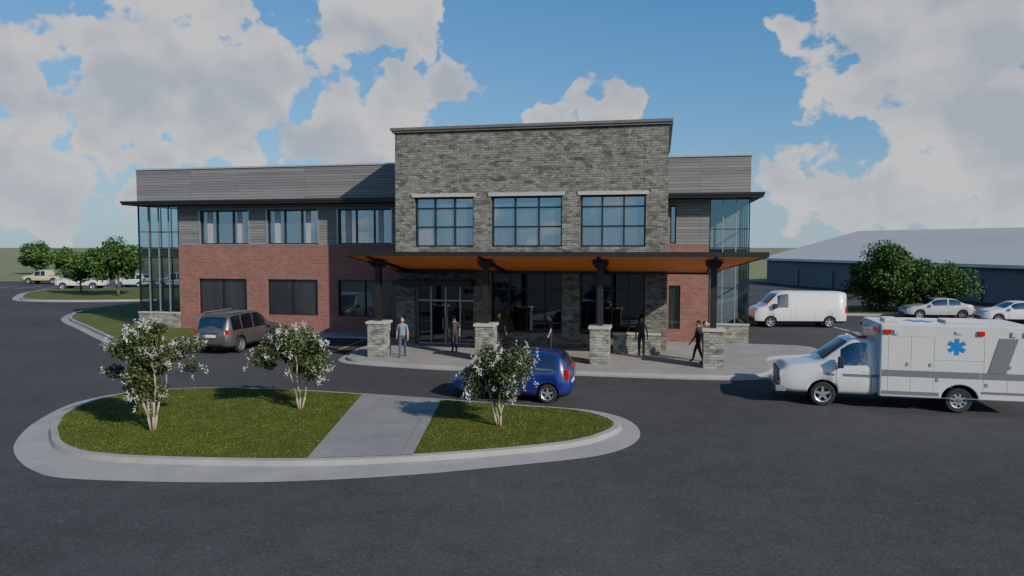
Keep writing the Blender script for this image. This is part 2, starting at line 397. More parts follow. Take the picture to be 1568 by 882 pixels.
def window(op,y,cols,rows,glass,frame,name,fw=.06):
    a,b,c,d_=op; mb=MB(); g=y+.2
    mb.face([(a,g,c),(b,g,c),(b,g,d_),(a,g,d_)],glass)
    y0=y+.10
    mb.box(a+.001,a+fw,y0,g-.002,c+.001,d_-.001,frame); mb.box(b-fw,b-.001,y0,g-.002,c+.001,d_-.001,frame)
    mb.box(a+fw,b-fw,y0+.003,g-.002,d_-fw,d_-.001,frame); mb.box(a+fw,b-fw,y0+.003,g-.002,c+.001,c+fw,frame)
    for k in range(1,cols):
        x=a+(b-a)*k/cols; mb.box(x-fw*.45,x+fw*.45,y0+.006,g-.002,c+fw,d_-fw,frame)
    for r in rows:
        z=c+(d_-c)*r; mb.box(a+fw,b-fw,y0+.012,g-.002,z-fw*.45,z+fw*.45,frame)
    return mb.obj(name,bld)
TH=10.62
wins=[(.99,4.02,5.0,7.44),(4.90,8.37,5.0,7.44),(9.24,12.29,5.0,7.44)]
low=[(.99,4.02,.14,3.35),(4.9,8.37,.85,3.75),(9.24,12.29,.85,3.75)]
tb=MB(); wall_open(tb,0,13.3,0,TH,0,wins+low,M['stone'],.35)
tb.face([(0,0,0),(0,0,TH),(0,11,TH),(0,11,0)],M['stone']); tb.face([(13.3,0,0),(13.3,11,0),(13.3,11,TH),(13.3,0,TH)],M['stone'])
tb.face([(0,11,0),(0,11,TH),(13.3,11,TH),(13.3,11,0)],M['stone'])
tb.face([(0,0,TH-.5),(13.3,0,TH-.5),(13.3,11,TH-.5),(0,11,TH-.5)],M['roof'])
tb.obj('stone_tower_walls',bld)
lo=MB()
lo.box(.1,13.2,.5,8.,.10,.138,M['inter']); lo.box(.1,13.2,.5,8.,4.0,4.1,M['inter']); lo.box(.1,13.2,8.,8.1,.1,4.,M['inter'])
lo.box(5.2,8.6,4.2,4.9,.14,1.15,M['slab']); lo.box(5.1,8.7,4.1,5.0,1.151,1.2,M['cap'])
lo.box(4.5,4.7,2.5,8,.14,4.0,M['inter']); lo.box(9.0,9.2,5,8,.14,4.0,M['inter'])
for x in (9.8,10.6,11.4): lo.box(x,x+.6,2.2,2.8,.14,.58,M['slab']); lo.box(x,x+.6,2.8,2.88,.14,1.0,M['slab'])
lo.obj('lobby_interior',bld)
cp=MB()
cp.box(-.12,13.42,-.12,.35,TH,TH+.10,M['trim']); cp.box(-.18,13.48,-.18,.4,TH+.102,TH+.24,M['trim'])
cp.box(-.12,.3,.352,11,TH,TH+.10,M['trim']); cp.box(-.18,.32,.402,11.1,TH+.102,TH+.24,M['trim'])
cp.box(13.0,13.42,.352,11,TH,TH+.10,M['trim']); cp.box(12.98,13.48,.402,11.1,TH+.102,TH+.24,M['trim'])
cp.obj('tower_cornice',bld)
for i,o in enumerate(wins):
    window(o,.1,3,[.78,.40],M['winU'],M['frame'],'tower_window_%d'%i,.08)
    l=MB(); l.box(o[0]-.12,o[1]+.12,-.05,.15,o[3]+.001,o[3]+.17,M['cap']); l.obj('lintel_%d'%i,bld,bevel=.01)
for i,o in enumerate(low[1:]): window(o,.1,4,[.72],M['storeglass'],M['frame'],'storefront_%d'%i,.07)
window(low[0],.15,4,[.68],M['storeglass'],M['alum'],'entrance_doors',.075)
dh=MB()
for x in (2.38,2.62): dh.tube((x,.2,.9),(x,.2,1.5),.018,.018,M['alum'])
dh.box(.15,4.15,-1.0,-.002,3.12,3.38,M['metal']); dh.obj('door_canopy',bld)
EZ=7.45; PT=9.58; Yw=4.0; bT=5.10
up=[(-13.79,-10.58,5.16,7.12),(-9.41,-6.20,5.16,7.12),(-4.99,-1.76,5.16,7.12)]
dn=[(-13.9,-10.75,1.05,3.12),(-9.41,-6.25,1.05,3.12),(-5.0,-1.8,1.05,3.12)]
wb=MB()
wall_open(wb,-15.2,0,0,bT,Yw-.06,dn,M['brick'],.3); wb.face([(-15.2,Yw-.06,bT),(0,Yw-.06,bT),(0,Yw,bT),(-15.2,Yw,bT)],M['cap'])
wb.face([(-15.2,Yw-.06,0),(-15.2,Yw-.06,bT),(-15.2,Yw+4,bT),(-15.2,Yw+4,0)],M['brick'])
upR=[(13.45,13.75,5.16,7.12)]; dnR=[(13.42,14.0,.75,3.0)]
wall_open(wb,13.3,15.4,0,bT,Yw-.06,dnR,M['brick'],.3); wb.face([(13.3,Yw-.06,bT),(15.4,Yw-.06,bT),(15.4,Yw,bT),(13.3,Yw,bT)],M['cap'])
wb.face([(15.4,Yw-.06,0),(15.4,Yw+4,0),(15.4,Yw+4,bT),(15.4,Yw-.06,bT)],M['brick'])
for x in (-18,17.4):
    wb.face([(x,Yw+4,0),(x,22,0),(x,22,bT),(x,Yw+4,bT)],M['brick'])
wb.obj('brick_walls',bld)
sb=MB()
wall_open(sb,-15.2,0,bT,EZ,Yw,up,M['siding'],.3); wall_open(sb,13.3,15.4,bT,EZ,Yw,upR,M['siding'],.3)
sb.face([(-15.2,Yw,bT),(-15.2,Yw,EZ),(-15.2,Yw+4,EZ),(-15.2,Yw+4,bT)],M['siding'])
sb.face([(15.4,Yw,bT),(15.4,Yw+4,bT),(15.4,Yw+4,EZ),(15.4,Yw,EZ)],M['siding'])
for a,b in ((-18,0),(13.3,17.4)):
    sb.face([(a,Yw,EZ+.2),(b,Yw,EZ+.2),(b,Yw,PT),(a,Yw,PT)],M['siding'])
for x in (-18,17.4):
    sb.face([(x,Yw+4,bT),(x,22,bT),(x,22,EZ),(x,Yw+4,EZ)],M['siding'])
    sb.face([(x,Yw,EZ+.2),(x,22,EZ+.2),(x,22,PT),(x,Yw,PT)],M['siding'])
sb.face([(-18,22,0),(17.4,22,0),(17.4,22,PT),(-18,22,PT)],M['siding'])
sb.obj('siding_walls',bld)
rb=MB()
rb.face([(-18,Yw,PT-.4),(0,Yw,PT-.4),(0,22,PT-.4),(-18,22,PT-.4)],M['roof']); rb.face([(13.3,Yw,PT-.4),(17.4,Yw,PT-.4),(17.4,22,PT-.4),(13.3,22,PT-.4)],M['roof'])
rb.face([(0,11,PT-.4),(13.3,11,PT-.4),(13.3,22,PT-.4),(0,22,PT-.4)],M['roof'])
rb.box(-18.06,-.0,Yw-.06,Yw+.3,PT,PT+.09,M['coping']); rb.box(13.3,17.46,Yw-.06,Yw+.3,PT,PT+.09,M['coping'])
rb.box(-18.06,-17.7,Yw+.302,22,PT,PT+.09,M['coping']); rb.box(17.1,17.46,Yw+.302,22,PT,PT+.09,M['coping'])
rb.box(-18.25,0,Yw-1.0,Yw+.0,EZ,EZ+.11,M['metal']); rb.box(-18.30,0,Yw-1.05,Yw-.002,EZ+.112,EZ+.24,M['metal'])
rb.box(13.3,17.9,Yw-1.0,Yw+.0,EZ,EZ+.11,M['metal']); rb.box(13.3,17.95,Yw-1.05,Yw-.002,EZ+.112,EZ+.24,M['metal'])
rb.box(-18.25,-17.99,Yw+.002,14,EZ,EZ+.11,M['metal']); rb.box(17.39,17.9,Yw+.002,14,EZ,EZ+.11,M['metal'])
rb.box(-17.99,-15.2,Yw+.002,8,EZ,EZ+.19,M['inter']); rb.box(15.4,17.39,Yw+.002,8,EZ,EZ+.19,M['inter'])
rb.obj('roof_and_eaves',bld)
for i,o in enumerate(up+upR):
    window(o,Yw,3 if i<3 else 1,[],M['winU'],M['frame'],'upper_window_%d'%i,.06)
    if i<3:
        q=MB(); q.box(o[0]-.05,o[0]+.02,Yw-.03,Yw+.12,o[2],o[3],M['alum']); q.box(o[1]-.02,o[1]+.05,Yw-.03,Yw+.12,o[2],o[3],M['alum'])
        q.box(o[0]+.4,o[0]+.75,Yw+.17,Yw+.195,o[2]+.06,o[3]-.06,M['inter']) ; q.box(o[1]-.85,o[1]-.55,Yw+.17,Yw+.195,o[2]+.06,o[3]-.06,M['inter']); q.obj('window_jamb_and_reflection_%d'%i,bld)  # pale upright strips before the glass imitate whitish reflections
for i,o in enumerate(dn+dnR): window(o,Yw-.06,2 if i<3 else 1,[],M['winL'],M['frame'],'lower_window_%d'%i,.05)
def corner(x0,x1,xs,name):
    mb=MB()
    mb.box(x0,x1,Yw-.1,Yw+.25,0,1.0,M['pier']); mb.box(x0-.04,x1+.04,Yw-.14,Yw+.29,1.001,1.08,M['cap'])
    sx0,sx1=(xs,xs+.25) if xs<0 else (xs-.25,xs)
    mb.box(sx0,sx1,Yw+.30,Yw+4,0,1.0,M['pier'])
    g=Yw+.05
    mb.face([(x0,g,1.08),(x1,g,1.08),(x1,g,EZ),(x0,g,EZ)],M['cglass'])
    xg=xs+(.05 if xs<0 else -.05)
    mb.face([(xg,g,1.0),(xg,Yw+4,1.0),(xg,Yw+4,EZ),(xg,g,EZ)],M['cglass'])
    n=max(2,round((x1-x0)/.7))
    for k in range(n+1):
        x=x0+.04+(x1-x0-.08)*k/n; mb.box(x-.025,x+.025,g-.05,g+.05,1.082,EZ-.001,M['alum'] if 0<k<n else M['frame'])
    for k in range(1,5):
        y=g+(Yw+4-g)*k/4; mb.box(xg-.04,xg+.04,y-.025,y+.025,1.002,EZ-.001,M['frame'])
    for z in (2.9,4.35,4.95,5.9):
        mb.box(x0,x1,g-.045,g+.045,z-.02,z+.02,M['frame']); mb.box(xg-.035,xg+.035,g+.07,Yw+4,z-.02,z+.02,M['frame'])
    a,b=x0+.12,x1-.12
    mb.box(a,b,Yw+.2,Yw+3.9,4.4,4.9,M['slab']); mb.box(a,b,Yw+.3,Yw+3.9,.1,.16,M['inter'])
    mb.face([(x0,Yw+4,0),(x1,Yw+4,0),(x1,Yw+4,EZ),(x0,Yw+4,EZ)],M['inter'])
    mb.obj(name,bld)
corner(-18,-15.2,-18,'glass_corner_west'); corner(15.4,17.4,17.4,'glass_corner_east')
# canopy
cn=MB(); zf0,zf1=4.64,4.80; zb0,zb1=3.84,4.02
F0,F1,B0,B1=(-.1,-5.6),(17.0,-5.6),(0.0,-.02),(15.3,-.02)
cn.face([(F0[0],F0[1]+.06,zf0),(B0[0],B0[1],zb0),(B1[0],B1[1],zb0),(F1[0],F1[1]+.06,zf0)],M['wood'])
cn.face([(*F0,zf1),(*F1,zf1),(*B1,zb1),(*B0,zb1)],M['metal'])
cn.face([(*F0,zf0-.03),(*F1,zf0-.03),(*F1,zf1),(*F0,zf1)],M['metal'])
cn.face([(*F0,zf0-.03),(F0[0],F0[1]+.06,zf0-.03),(F1[0],F1[1]+.06,zf0-.03),(*F1,zf0-.03)],M['metal'])
cn.face([(F0[0],F0[1]+.06,zf0-.03),(F0[0],F0[1]+.06,zf0),(F1[0],F1[1]+.06,zf0),(F1[0],F1[1]+.06,zf0-.03)],M['metal'])
for A,Bq in ((F0,B0),(F1,B1)): cn.face([(*A,zf0-.03),(*A,zf1),(*Bq,zb1),(*Bq,zb0-.03)],M['metal'])
cn.face([(*B0,zb0),(*B0,zb1),(*B1,zb1),(*B1,zb0)],M['metal'])
def zu(y): return zf0+(zb0-zf0)*(y+5.6)/5.58
px_=[.75,5.65,10.55,15.1]; YP=-4.1
for x in px_:
    y0,y1=-5.3,(-.1 if x<13 else -.3); h=.16
    cn.hexa([(x-.07,y0,zu(y0)-.04),(x+.07,y0,zu(y0)-.04),(x+.07,y1,zu(y1)-h),(x-.07,y1,zu(y1)-h),(x-.07,y0,zu(y0)-.004),(x+.07,y0,zu(y0)-.004),(x+.07,y1,zu(y1)-.004),(x-.07,y1,zu(y1)-.004)],M['metal'])
    cn.hexa([(x-.2,YP-.2,zu(YP)-.30),(x+.2,YP-.2,zu(YP)-.30),(x+.2,YP+.2,zu(YP)-.32),(x-.2,YP+.2,zu(YP)-.32),(x-.34,YP-.4,zu(YP)-.02),(x+.34,YP-.4,zu(YP)-.02),(x+.34,YP+.4,zu(YP)-.14),(x-.34,YP+.4,zu(YP)-.14)],M['metal'])
    cn.box(x-.12,x+.12,YP-.12,YP+.12,1.72,zu(YP)-.305,M['metal'])
cn.box(.1,15.2,-.30,-.2,zb0-.10,zb0+.0,M['metal'])
cn.obj('entrance_canopy',bld)
for i,x in enumerate(px_):
    p=MB(); p.box(x-.4,x+.4,YP-.4,YP+.4,.1,1.6,M['pier']); p.box(x-.46,x+.46,YP-.46,YP+.46,1.601,1.72,M['cap']); p.obj('stone_pier_%d'%i,bld,bevel=.02)
p=MB(); p.box(10.9,13.0,-1.2,-.8,.1,1.0,M['pier']); p.box(10.86,13.04,-1.24,-.76,1.001,1.08,M['cap']); p.obj('low_stone_wall',bld,bevel=.015)
loc=[(-1.2,-3.6),(-.6,-5.2),(1.0,-5.9),(5,-6.4),(10,-6.5),(15,-6.4),(17.0,-5.6),(17.9,-3.6),(18.1,-1),(20.5,.5),(20.5,3.2),(18.6,3.9),(17,3.9),(8,3.9),(1,3.9),(-1.2,3.2),(-1.6,0)]
pw=ccw(smooth_closed([bw(*q) for q in loc],5))
kerbed('entrance_plaza',pw,.35,.18,M['conc'],.13)
sw=MB(); A=[bw(-15,2.4),bw(-1.9,2.4),bw(-1.9,3.93),bw(-15,3.93)]
sw.face([(*q,.12) for q in A],M['conc']); sw.face([(*A[0],.0),(*A[1],.0),(*A[1],.12),(*A[0],.12)],M['curb']); sw.face([(*A[0],.0),(*A[0],.12),(*A[3],.12),(*A[3],.0)],M['curb']); sw.face([(*A[1],.0),(*A[2],.0),(*A[2],.12),(*A[1],.12)],M['curb'])
sw.obj('sidewalk')
ml=MB()
for x0 in (-15.6,-11.3,-8.6):
    ml.face([(x0,33.5,.009),(x0+.12,33.5,.009),(x0+.7,38.6,.009),(x0+.58,38.6,.009)],M['yellow'])
for k in range(6):
    x0=-66+k*3.2; ml.face([(x0,86,.009),(x0+.12,86,.009),(x0+.12,91,.009),(x0,91,.009)],M['white'])
for k in range(7):
    x0=20+k*3.; ml.face([(x0,42.5,.009),(x0+.12,42.5,.009),(x0+.12,47.5,.009),(x0,47.5,.009)],M['white'])
ml.obj('parking_lines')

# neighbouring low building, right
nb=empty('warehouse_building'); g=MB()
wallm=pmat('grey_blue_wall',(.125,.13,.142),.8,0,.08,.3); rf=pmat('metal_roof_grey',(.36,.362,.368),.6,0,.05,.2)
E1,E2,E3,E4=(35.5,100),(47,42),(110,52),(98,112)
ZE=3.5
for a,b in ((E1,E2),(E2,E3),(E3,E4),(E4,E1)): g.face([(*a,0),(*b,0),(*b,ZE),(*a,ZE)],wallm)
R1=(50,104,7.3); R2=(74,60,7.3)
e1,e2,e3,e4=[(p[0]+dx,p[1]+dy,ZE-.05) for p,dx,dy in ((E1,-.6,.6),(E2,-.6,-.6),(E3,.6,-.6),(E4,.6,.6))]
g.face([e1,e2,R2,R1],rf); g.face([e2,e3,R2],rf); g.face([e3,e4,R1,R2],rf); g.face([e4,e1,R1],rf)
for a,b in ((e1,e2),(e2,e3)): g.face([a,b,(b[0],b[1],b[2]-.3),(a[0],a[1],a[2]-.3)],M['coping'])
g.obj('walls_and_roof',nb)
dgm=pmat('door_grey',(.10,.105,.115),.6)
for k in range(7):
    q=MB(); f=.12+k*.12; x=E1[0]+(E2[0]-E1[0])*f; y=E1[1]+(E2[1]-E1[1])*f
    q.box(x-.08,x+.05,y-.5,y+.5,.0,2.1,dgm); q.obj('bay_%d'%k,nb)

# ------------------------------------------------------------------ trees
bark_l=pmat('pale_bark',(.33,.27,.19),.9,0,.25,8,.3); bark_d=pmat('dark_bark',(.09,.07,.05),.95,0,.3,6,.4)
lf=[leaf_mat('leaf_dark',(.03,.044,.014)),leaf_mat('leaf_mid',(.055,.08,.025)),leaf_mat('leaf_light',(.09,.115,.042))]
lb=[leaf_mat('bush_leaf_dark',(.02,.05,.012)),leaf_mat('bush_leaf_mid',(.042,.10,.02)),leaf_mat('bush_leaf_light',(.08,.15,.032))]
flower=leaf_mat('white_blossom',(.55,.51,.51))
def leaves(mb_name,parent,P,size,mats,idx,loc):
    n=len(P); a=np.random.normal(size=(n,3)); a/=np.linalg.norm(a,axis=1)[:,None]
    b=np.random.normal(size=(n,3)); b-= (a*b).sum(1)[:,None]*a; b/=np.linalg.norm(b,axis=1)[:,None]
    s=(size*np.random.uniform(.6,1.3,n))[:,None]
    v=np.stack([P-a*s*.55,P+b*s*.28,P+a*s*.55,P-b*s*.28],1).reshape(-1,3)
    me=bpy.data.meshes.new(mb_name); me.from_pydata(v.tolist(),[],np.arange(n*4).reshape(-1,4).tolist())
    for m in mats: me.materials.append(m)
    me.polygons.foreach_set('material_index',np.asarray(idx,dtype=np.int32))
    o=bpy.data.objects.new(mb_name,me); COL.objects.link(o); o.parent=parent
    return o
def tree(name,loc,H,R,z0,seed,nclump,nleaf,lsize,mats,bark,stems=1,blossom=0,clr=.3,r0=.1):
    rs=np.random.RandomState(seed); e=empty(name,loc)
    cz=(z0+H)/2; hz=(H-z0)/2
    C=[]
    while len(C)<nclump:
        q=rs.uniform(-1,1,3); rr=np.linalg.norm(q)
        if rr>1 or rr<.35: continue
        wob=.82+.3*math.sin(3*math.atan2(q[1],q[0])+seed)+.1*rs.rand()
        C.append((q[0]*R*wob*.85,q[1]*R*wob*.85,cz+q[2]*hz*.88))
    C=np.array(C)
    mb=MB(); tips=[]
    for s in range(stems):
        a=2*math.pi*s/stems+rs.rand(); sp=(.32*R if stems>1 else .05)
        p=Vector((.05*math.cos(a) if stems>1 else 0,.05*math.sin(a) if stems>1 else 0,-.02)); r=r0
        k=4
        for j in range(k):
            q=Vector((sp*math.cos(a)*(j+1)/k+rs.uniform(-.05,.05),sp*math.sin(a)*(j+1)/k+rs.uniform(-.05,.05),(z0+.35*(H-z0))*(j+1)/k))
            mb.tube(p,q,r,r*.82,bark); r*=.82; p=q
            if j>=2: tips.append((p.copy(),r))
        tips.append((p.copy(),r))
    for c in C:
        c=Vector(c); tp=min(tips,key=lambda x:(x[0]-c).length+rs.rand()*.3*R)
        midp=(tp[0]+c)/2+Vector((rs.uniform(-.1,.1)*R,rs.uniform(-.1,.1)*R,.08*R))
        mb.tube(tp[0],midp,tp[1]*.6,tp[1]*.35,bark,5); mb.tube(midp,c,tp[1]*.35,tp[1]*.12,bark,5)
    mb.obj('trunk_and_limbs',e,smooth=True)
    per=nleaf//nclump; Ps=[];ix=[]
    for i,c in enumerate(C):
        r=clr*R*rs.uniform(.65,1.25); q=rs.normal(size=(per,3)); q/=np.linalg.norm(q,axis=1)[:,None]; q*=(rs.uniform(.15,1,per)**.6)[:,None]*r; q[:,2]*=.75
        Ps.append(c+q)
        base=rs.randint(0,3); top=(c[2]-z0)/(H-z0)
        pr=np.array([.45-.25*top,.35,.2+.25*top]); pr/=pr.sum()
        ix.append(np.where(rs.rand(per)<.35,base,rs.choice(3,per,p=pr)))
    np.random.seed(seed)
    Ps=np.concatenate(Ps); ix=np.concatenate(ix)
    leaves('foliage',e,Ps,lsize,mats,ix,loc)
    if blossom:
        F=[]
        for k in range(blossom):
            c=C[rs.randint(len(C))]; dd=np.array([c[0],c[1],c[2]-cz]); dd/=np.linalg.norm(dd)+1e-6
            base=c+dd*clr*R*rs.uniform(.4,1.0)+rs.normal(size=3)*.09*R; n=rs.randint(10,24)
            F.append(base+rs.normal(size=(n,3))*np.array([.035,.035,.055]))
        F=np.concatenate(F); leaves('blossoms',e,F,.05,[flower],np.zeros(len(F)),loc)
    return e
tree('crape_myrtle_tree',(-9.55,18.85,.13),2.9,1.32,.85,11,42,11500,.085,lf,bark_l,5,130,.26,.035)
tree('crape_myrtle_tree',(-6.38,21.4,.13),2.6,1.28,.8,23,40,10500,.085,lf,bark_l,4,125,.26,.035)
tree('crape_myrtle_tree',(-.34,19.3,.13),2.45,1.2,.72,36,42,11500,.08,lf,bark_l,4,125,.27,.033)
tree('shade_tree',(-39,71,.1),5.6,2.9,1.6,41,40,9000,.28,lb,bark_d,1,0,.34,.14)
tree('shade_tree',(-44.5,74,.1),4.4,2.2,1.3,42,30,6000,.28,lb,bark_d,1,0,.34,.12)
tree('shade_tree',(-86,130,0),5.6,3.6,1.2,43,34,7000,.42,lb,bark_d,1,0,.36,.2)
tree('shade_tree',(-77,124,0),4.5,3.0,1.,44,30,5000,.42,lb,bark_d,1,0,.36,.2)
tree('shade_tree',(-92,124,0),4.3,2.6,1.,45,30,5000,.42,lb,bark_d,1,0,.36,.2)
tree('large_shrub',(28.0,54,.1),5.1,3.0,.2,51,60,20000,.20,lb,bark_d,3,0,.34,.09)
tree('large_shrub',(32.6,54.5,.1),3.5,2.7,.1,52,45,12000,.19,lb,bark_d,3,0,.36,.08)
tree('large_shrub',(30.3,53,.1),4.0,2.6,.0,53,44,12000,.19,lb,bark_d,3,0,.36,.08)

# ------------------------------------------------------------------ vehicles
def wheel(parent,x,y,r,wd,side,rimr=.66,nsp=5,steel=False):
    mb=MB(); n=28
    prof=[(rimr*r,.5),(rimr*r*1.05,.5),(.9*r,.52),(.98*r,.42),(r,.25),(r,-.25),(.98*r,-.42),(.9*r,-.5),(rimr*r,-.5)]
    V=[]
    for k in range(n):
        a=2*math.pi*k/n
        for (q,yy) in prof: V.append((q*math.cos(a),side*yy*wd,q*math.sin(a)))
    i0=len(mb.v); mb.v+=V; L=len(prof)
    for k in range(n):
        for j in range(L-1):
            mb.f.append((i0+k*L+j,i0+k*L+j+1,i0+((k+1)%n)*L+j+1,i0+((k+1)%n)*L+j)); mb.mi.append(mb.mid(M['tire']))
    def disc(rr,yy,m):
        mb.face([(rr*math.cos(2*math.pi*k/n),side*yy*wd,rr*math.sin(2*math.pi*k/n)) for k in range(n)],m)
    disc(rimr*r,.12,M['black']); disc(rimr*r,-.45,M['black'])
    ro=rimr*r
    for k in range(n):
        a,b=2*math.pi*k/n,2*math.pi*(k+1)/n
        p=lambda q,an,yy:(q*math.cos(an),side*yy*wd,q*math.sin(an))
        mb.face([p(ro,a,.5),p(ro,b,.5),p(ro*.88,b,.42),p(ro*.88,a,.42)],M['rim'])
        mb.face([p(ro*.88,a,.42),p(ro*.88,b,.42),p(ro*.88,b,.13),p(ro*.88,a,.13)],M['rim'])
    for k in range(nsp):
        a=2*math.pi*k/nsp+.3; ca,sa=math.cos(a),math.sin(a); hw=ro*.13
        pts=[]
        for (q,h2) in ((ro*.12,hw*1.4),(ro*.9,hw)):
            pts.append([(q*ca-sg*h2*sa, q*sa+sg*h2*ca) for sg in (-1,1)])
        lo,hi=side*.2*wd,side*.40*wd
        q=[pts[0][0],pts[1][0],pts[1][1],pts[0][1]]
        mb.hexa([(a_,lo,b_) for a_,b_ in q]+[(a_,hi,b_) for a_,b_ in q],M['rim'])
    mb.tube((0,side*.15*wd,0),(0,side*.44*wd,0),ro*.22,ro*.16,M['rim'],12)
    o=mb.obj('wheel',parent,smooth=False); o.location=(x,y,r+.004)
    return o
def vehicle(name,loc,rz,L0,L1,top,belt,hw,zb,wheels,wr,pmt,sideg,topg,seams=(),roofk=.78,cabh=.6,lower=None,archk=1.16,xs_only=None,endtaper=.22,handles=(),parent=None,sk=.13,rows_dark=()):
    e=parent or empty(name,loc,rz)
    st=set(np.round(np.arange(L0,L1+.001,.07),4)); st|={L0,L1,L0+.015,L1-.015,L0+.04,L1-.04}
    for a,b in list(sideg)+list(topg): st|={a,b}
    for s_ in seams: st|={s_-.008,s_+.008}
    Ra=wr*archk
    for wx in wheels:
        for k in range(17): st.add(wx+Ra*math.cos(math.pi*k/16))
        st|={wx-Ra-.002,wx+Ra+.002}
    xs=sorted(x for x in st if L0<=x<=L1); X=[xs[0]]
    for x in xs[1:]:
        if x-X[-1]>.0015: X.append(x)
    X=np.array(X)
    def sm(tab,xx):
        tx=[p[0] for p in tab];tz=[p[1] for p in tab]; acc=0
        for k in np.linspace(-sk,sk,9): acc=acc+np.interp(np.clip(xx+k,L0,L1),tx,tz)
        return acc/9
    T=sm(top,X);Bz=sm(belt,X)
    T=np.maximum(T,Bz+.02)
    rings=[]
    for i,x in enumerate(X):
        de=min(x-L0,L1-x); tp=1-endtaper*max(0,1-de/.55)**2.2
        w_=hw*tp; b=zb+.10*max(0,1-de/.3)**2
        for wx in wheels:
            dx=abs(x-wx)
            if dx<Ra: b=max(b,wr+math.sqrt(Ra*Ra-dx*dx))
        tz,bz=T[i],Bz[i]; g=min(1,max(0,(tz-bz-.08)/cabh))
        y5=.945*w_; y6=y5+(roofk*w_-y5)*g - .02*(1-g)
        z6=bz+max(.008,(tz-bz)*(.88 if g>.3 else .6)); 
        z3=max(b+.02,zb+.42*(bz-zb)); z2=max(b+.01,zb+.12); z4=max(z3+.01,bz-.07)
        rings.append([(0,b),(.93*w_,b),(.985*w_,z2),(w_,z3),(.985*w_,z4),(y5,bz),(y6,z6),(y6-.09*min(1,y6/.5),tz-.012),(y6*.45,tz+.004),(0,tz+.012)])
    mb=MB(); nr=10; V=[]
    for i,x in enumerate(X):
        R_=rings[i]
        for (y,z) in R_: V.append((x,y,z))
        for (y,z) in R_[1:-1][::-1]: V.append((x,-y,z))
    n=2*nr-2; mb.v=V
    for i in range(len(X)-1):
        xm=(X[i]+X[i+1])/2
        for j in range(n):
            jj=j if j<nr-1 else n-1-j
            m=pmt
            if jj==0: m=M['black']
            elif jj==1 and lower: m=lower
            elif jj in rows_dark: m=M['black']
            elif jj==5 and any(a<=xm<=b for a,b in sideg): m=M['cargl']
            elif jj in (7,8) and any(a<=xm<=b for a,b in topg): m=M['cargl']
            if jj in (1,2,3,4) and any(abs(xm-s_)<.009 for s_ in seams): m=M['black']
            mb.f.append((i*n+j,i*n+(j+1)%n,(i+1)*n+(j+1)%n,(i+1)*n+j)); mb.mi.append(mb.mid(m))
    mb.f.append(tuple(range(n))); mb.mi.append(mb.mid(pmt)); k0=(len(X)-1)*n
    mb.f.append(tuple(k0+n-1-j for j in range(n))); mb.mi.append(mb.mid(pmt))
    o=mb.obj('body',e,smooth=True)
    bm=bmesh.new(); bm.from_mesh(o.data); bmesh.ops.recalc_face_normals(bm,faces=bm.faces[:]); bm.to_mesh(o.data); bm.free()
    for wx in wheels:
        for s in (1,-1): wheel(e,wx,s*(hw-.13),wr,.22,s)
    dt=MB()
    for (x,z) in handles:
        for s in (1,-1): dt.box(x-.09,x+.09,s*hw*.985-.015,s*hw*.985+.02,z-.015,z+.015,pmt)
    if handles: dt.obj('door_handles',e,bevel=.005)
    return e
def bits(e,lst,name='trim',bevel=.02):
    mb=MB()
    for b in lst: mb.box(*b)
    mb.obj(name,e,bevel=bevel,smooth=False)
def sym(x0,x1,y0,y1,z0,z1,m): return [(x0,x1,y0,y1,z0,z1,m),(x0,x1,-y1,-y0,z0,z1,m)]

H_top=[(-1.95,.80),(-1.9,1.05),(-1.78,1.38),(-1.6,1.55),(-.9,1.63),(0,1.63),(.3,1.57),(1.05,1.12),(1.2,1.06),(1.7,.93),(1.95,.66)]
H_belt=[(-1.95,.72),(-1.75,1.0),(1.0,.95),(1.2,.95),(1.7,.84),(1.95,.60)]
def hatch(loc,rz,col):
    e=vehicle('parked_car',loc,rz,-1.95,1.95,H_top,H_belt,.85,.22,(-1.25,1.27),.31,col,[(-1.55,-.85),(-.77,.0),(.07,.68)],[(.40,1.06),(-1.86,-1.62)],(-.81,.035,.86),handles=((-.66,.86),(.18,.85)),lower=M['black'])
    bits(e,sym(1.62,1.86,.48,.70,.68,.80,M['lens'])+sym(-1.93,-1.78,.55,.76,.78,1.10,M['red'])+sym(.62,.80,.82,1.0,.95,1.08,col)+[(1.80,1.955,-.42,.42,.38,.56,M['black']),(-1.96,-1.85,-.25,.25,.60,.72,M['plate']),(1.86,1.97,-.2,.2,.44,.54,M['plate'])],'lamps_mirrors_plate')
    return e
blue=paint('blue_car_paint',(.008,.011,.13)); whitep=paint('white_car_paint',(.60,.60,.60),.3); gpaint=paint('grey_brown_car_paint',(.062,.055,.049),.3)
silver=paint('silver_car_paint',(.38,.39,.40)); yel=paint('tan_truck_paint',(.50,.43,.22))
R166=math.radians(166.6)
hatch((.10,23.75,0),R166,blue)
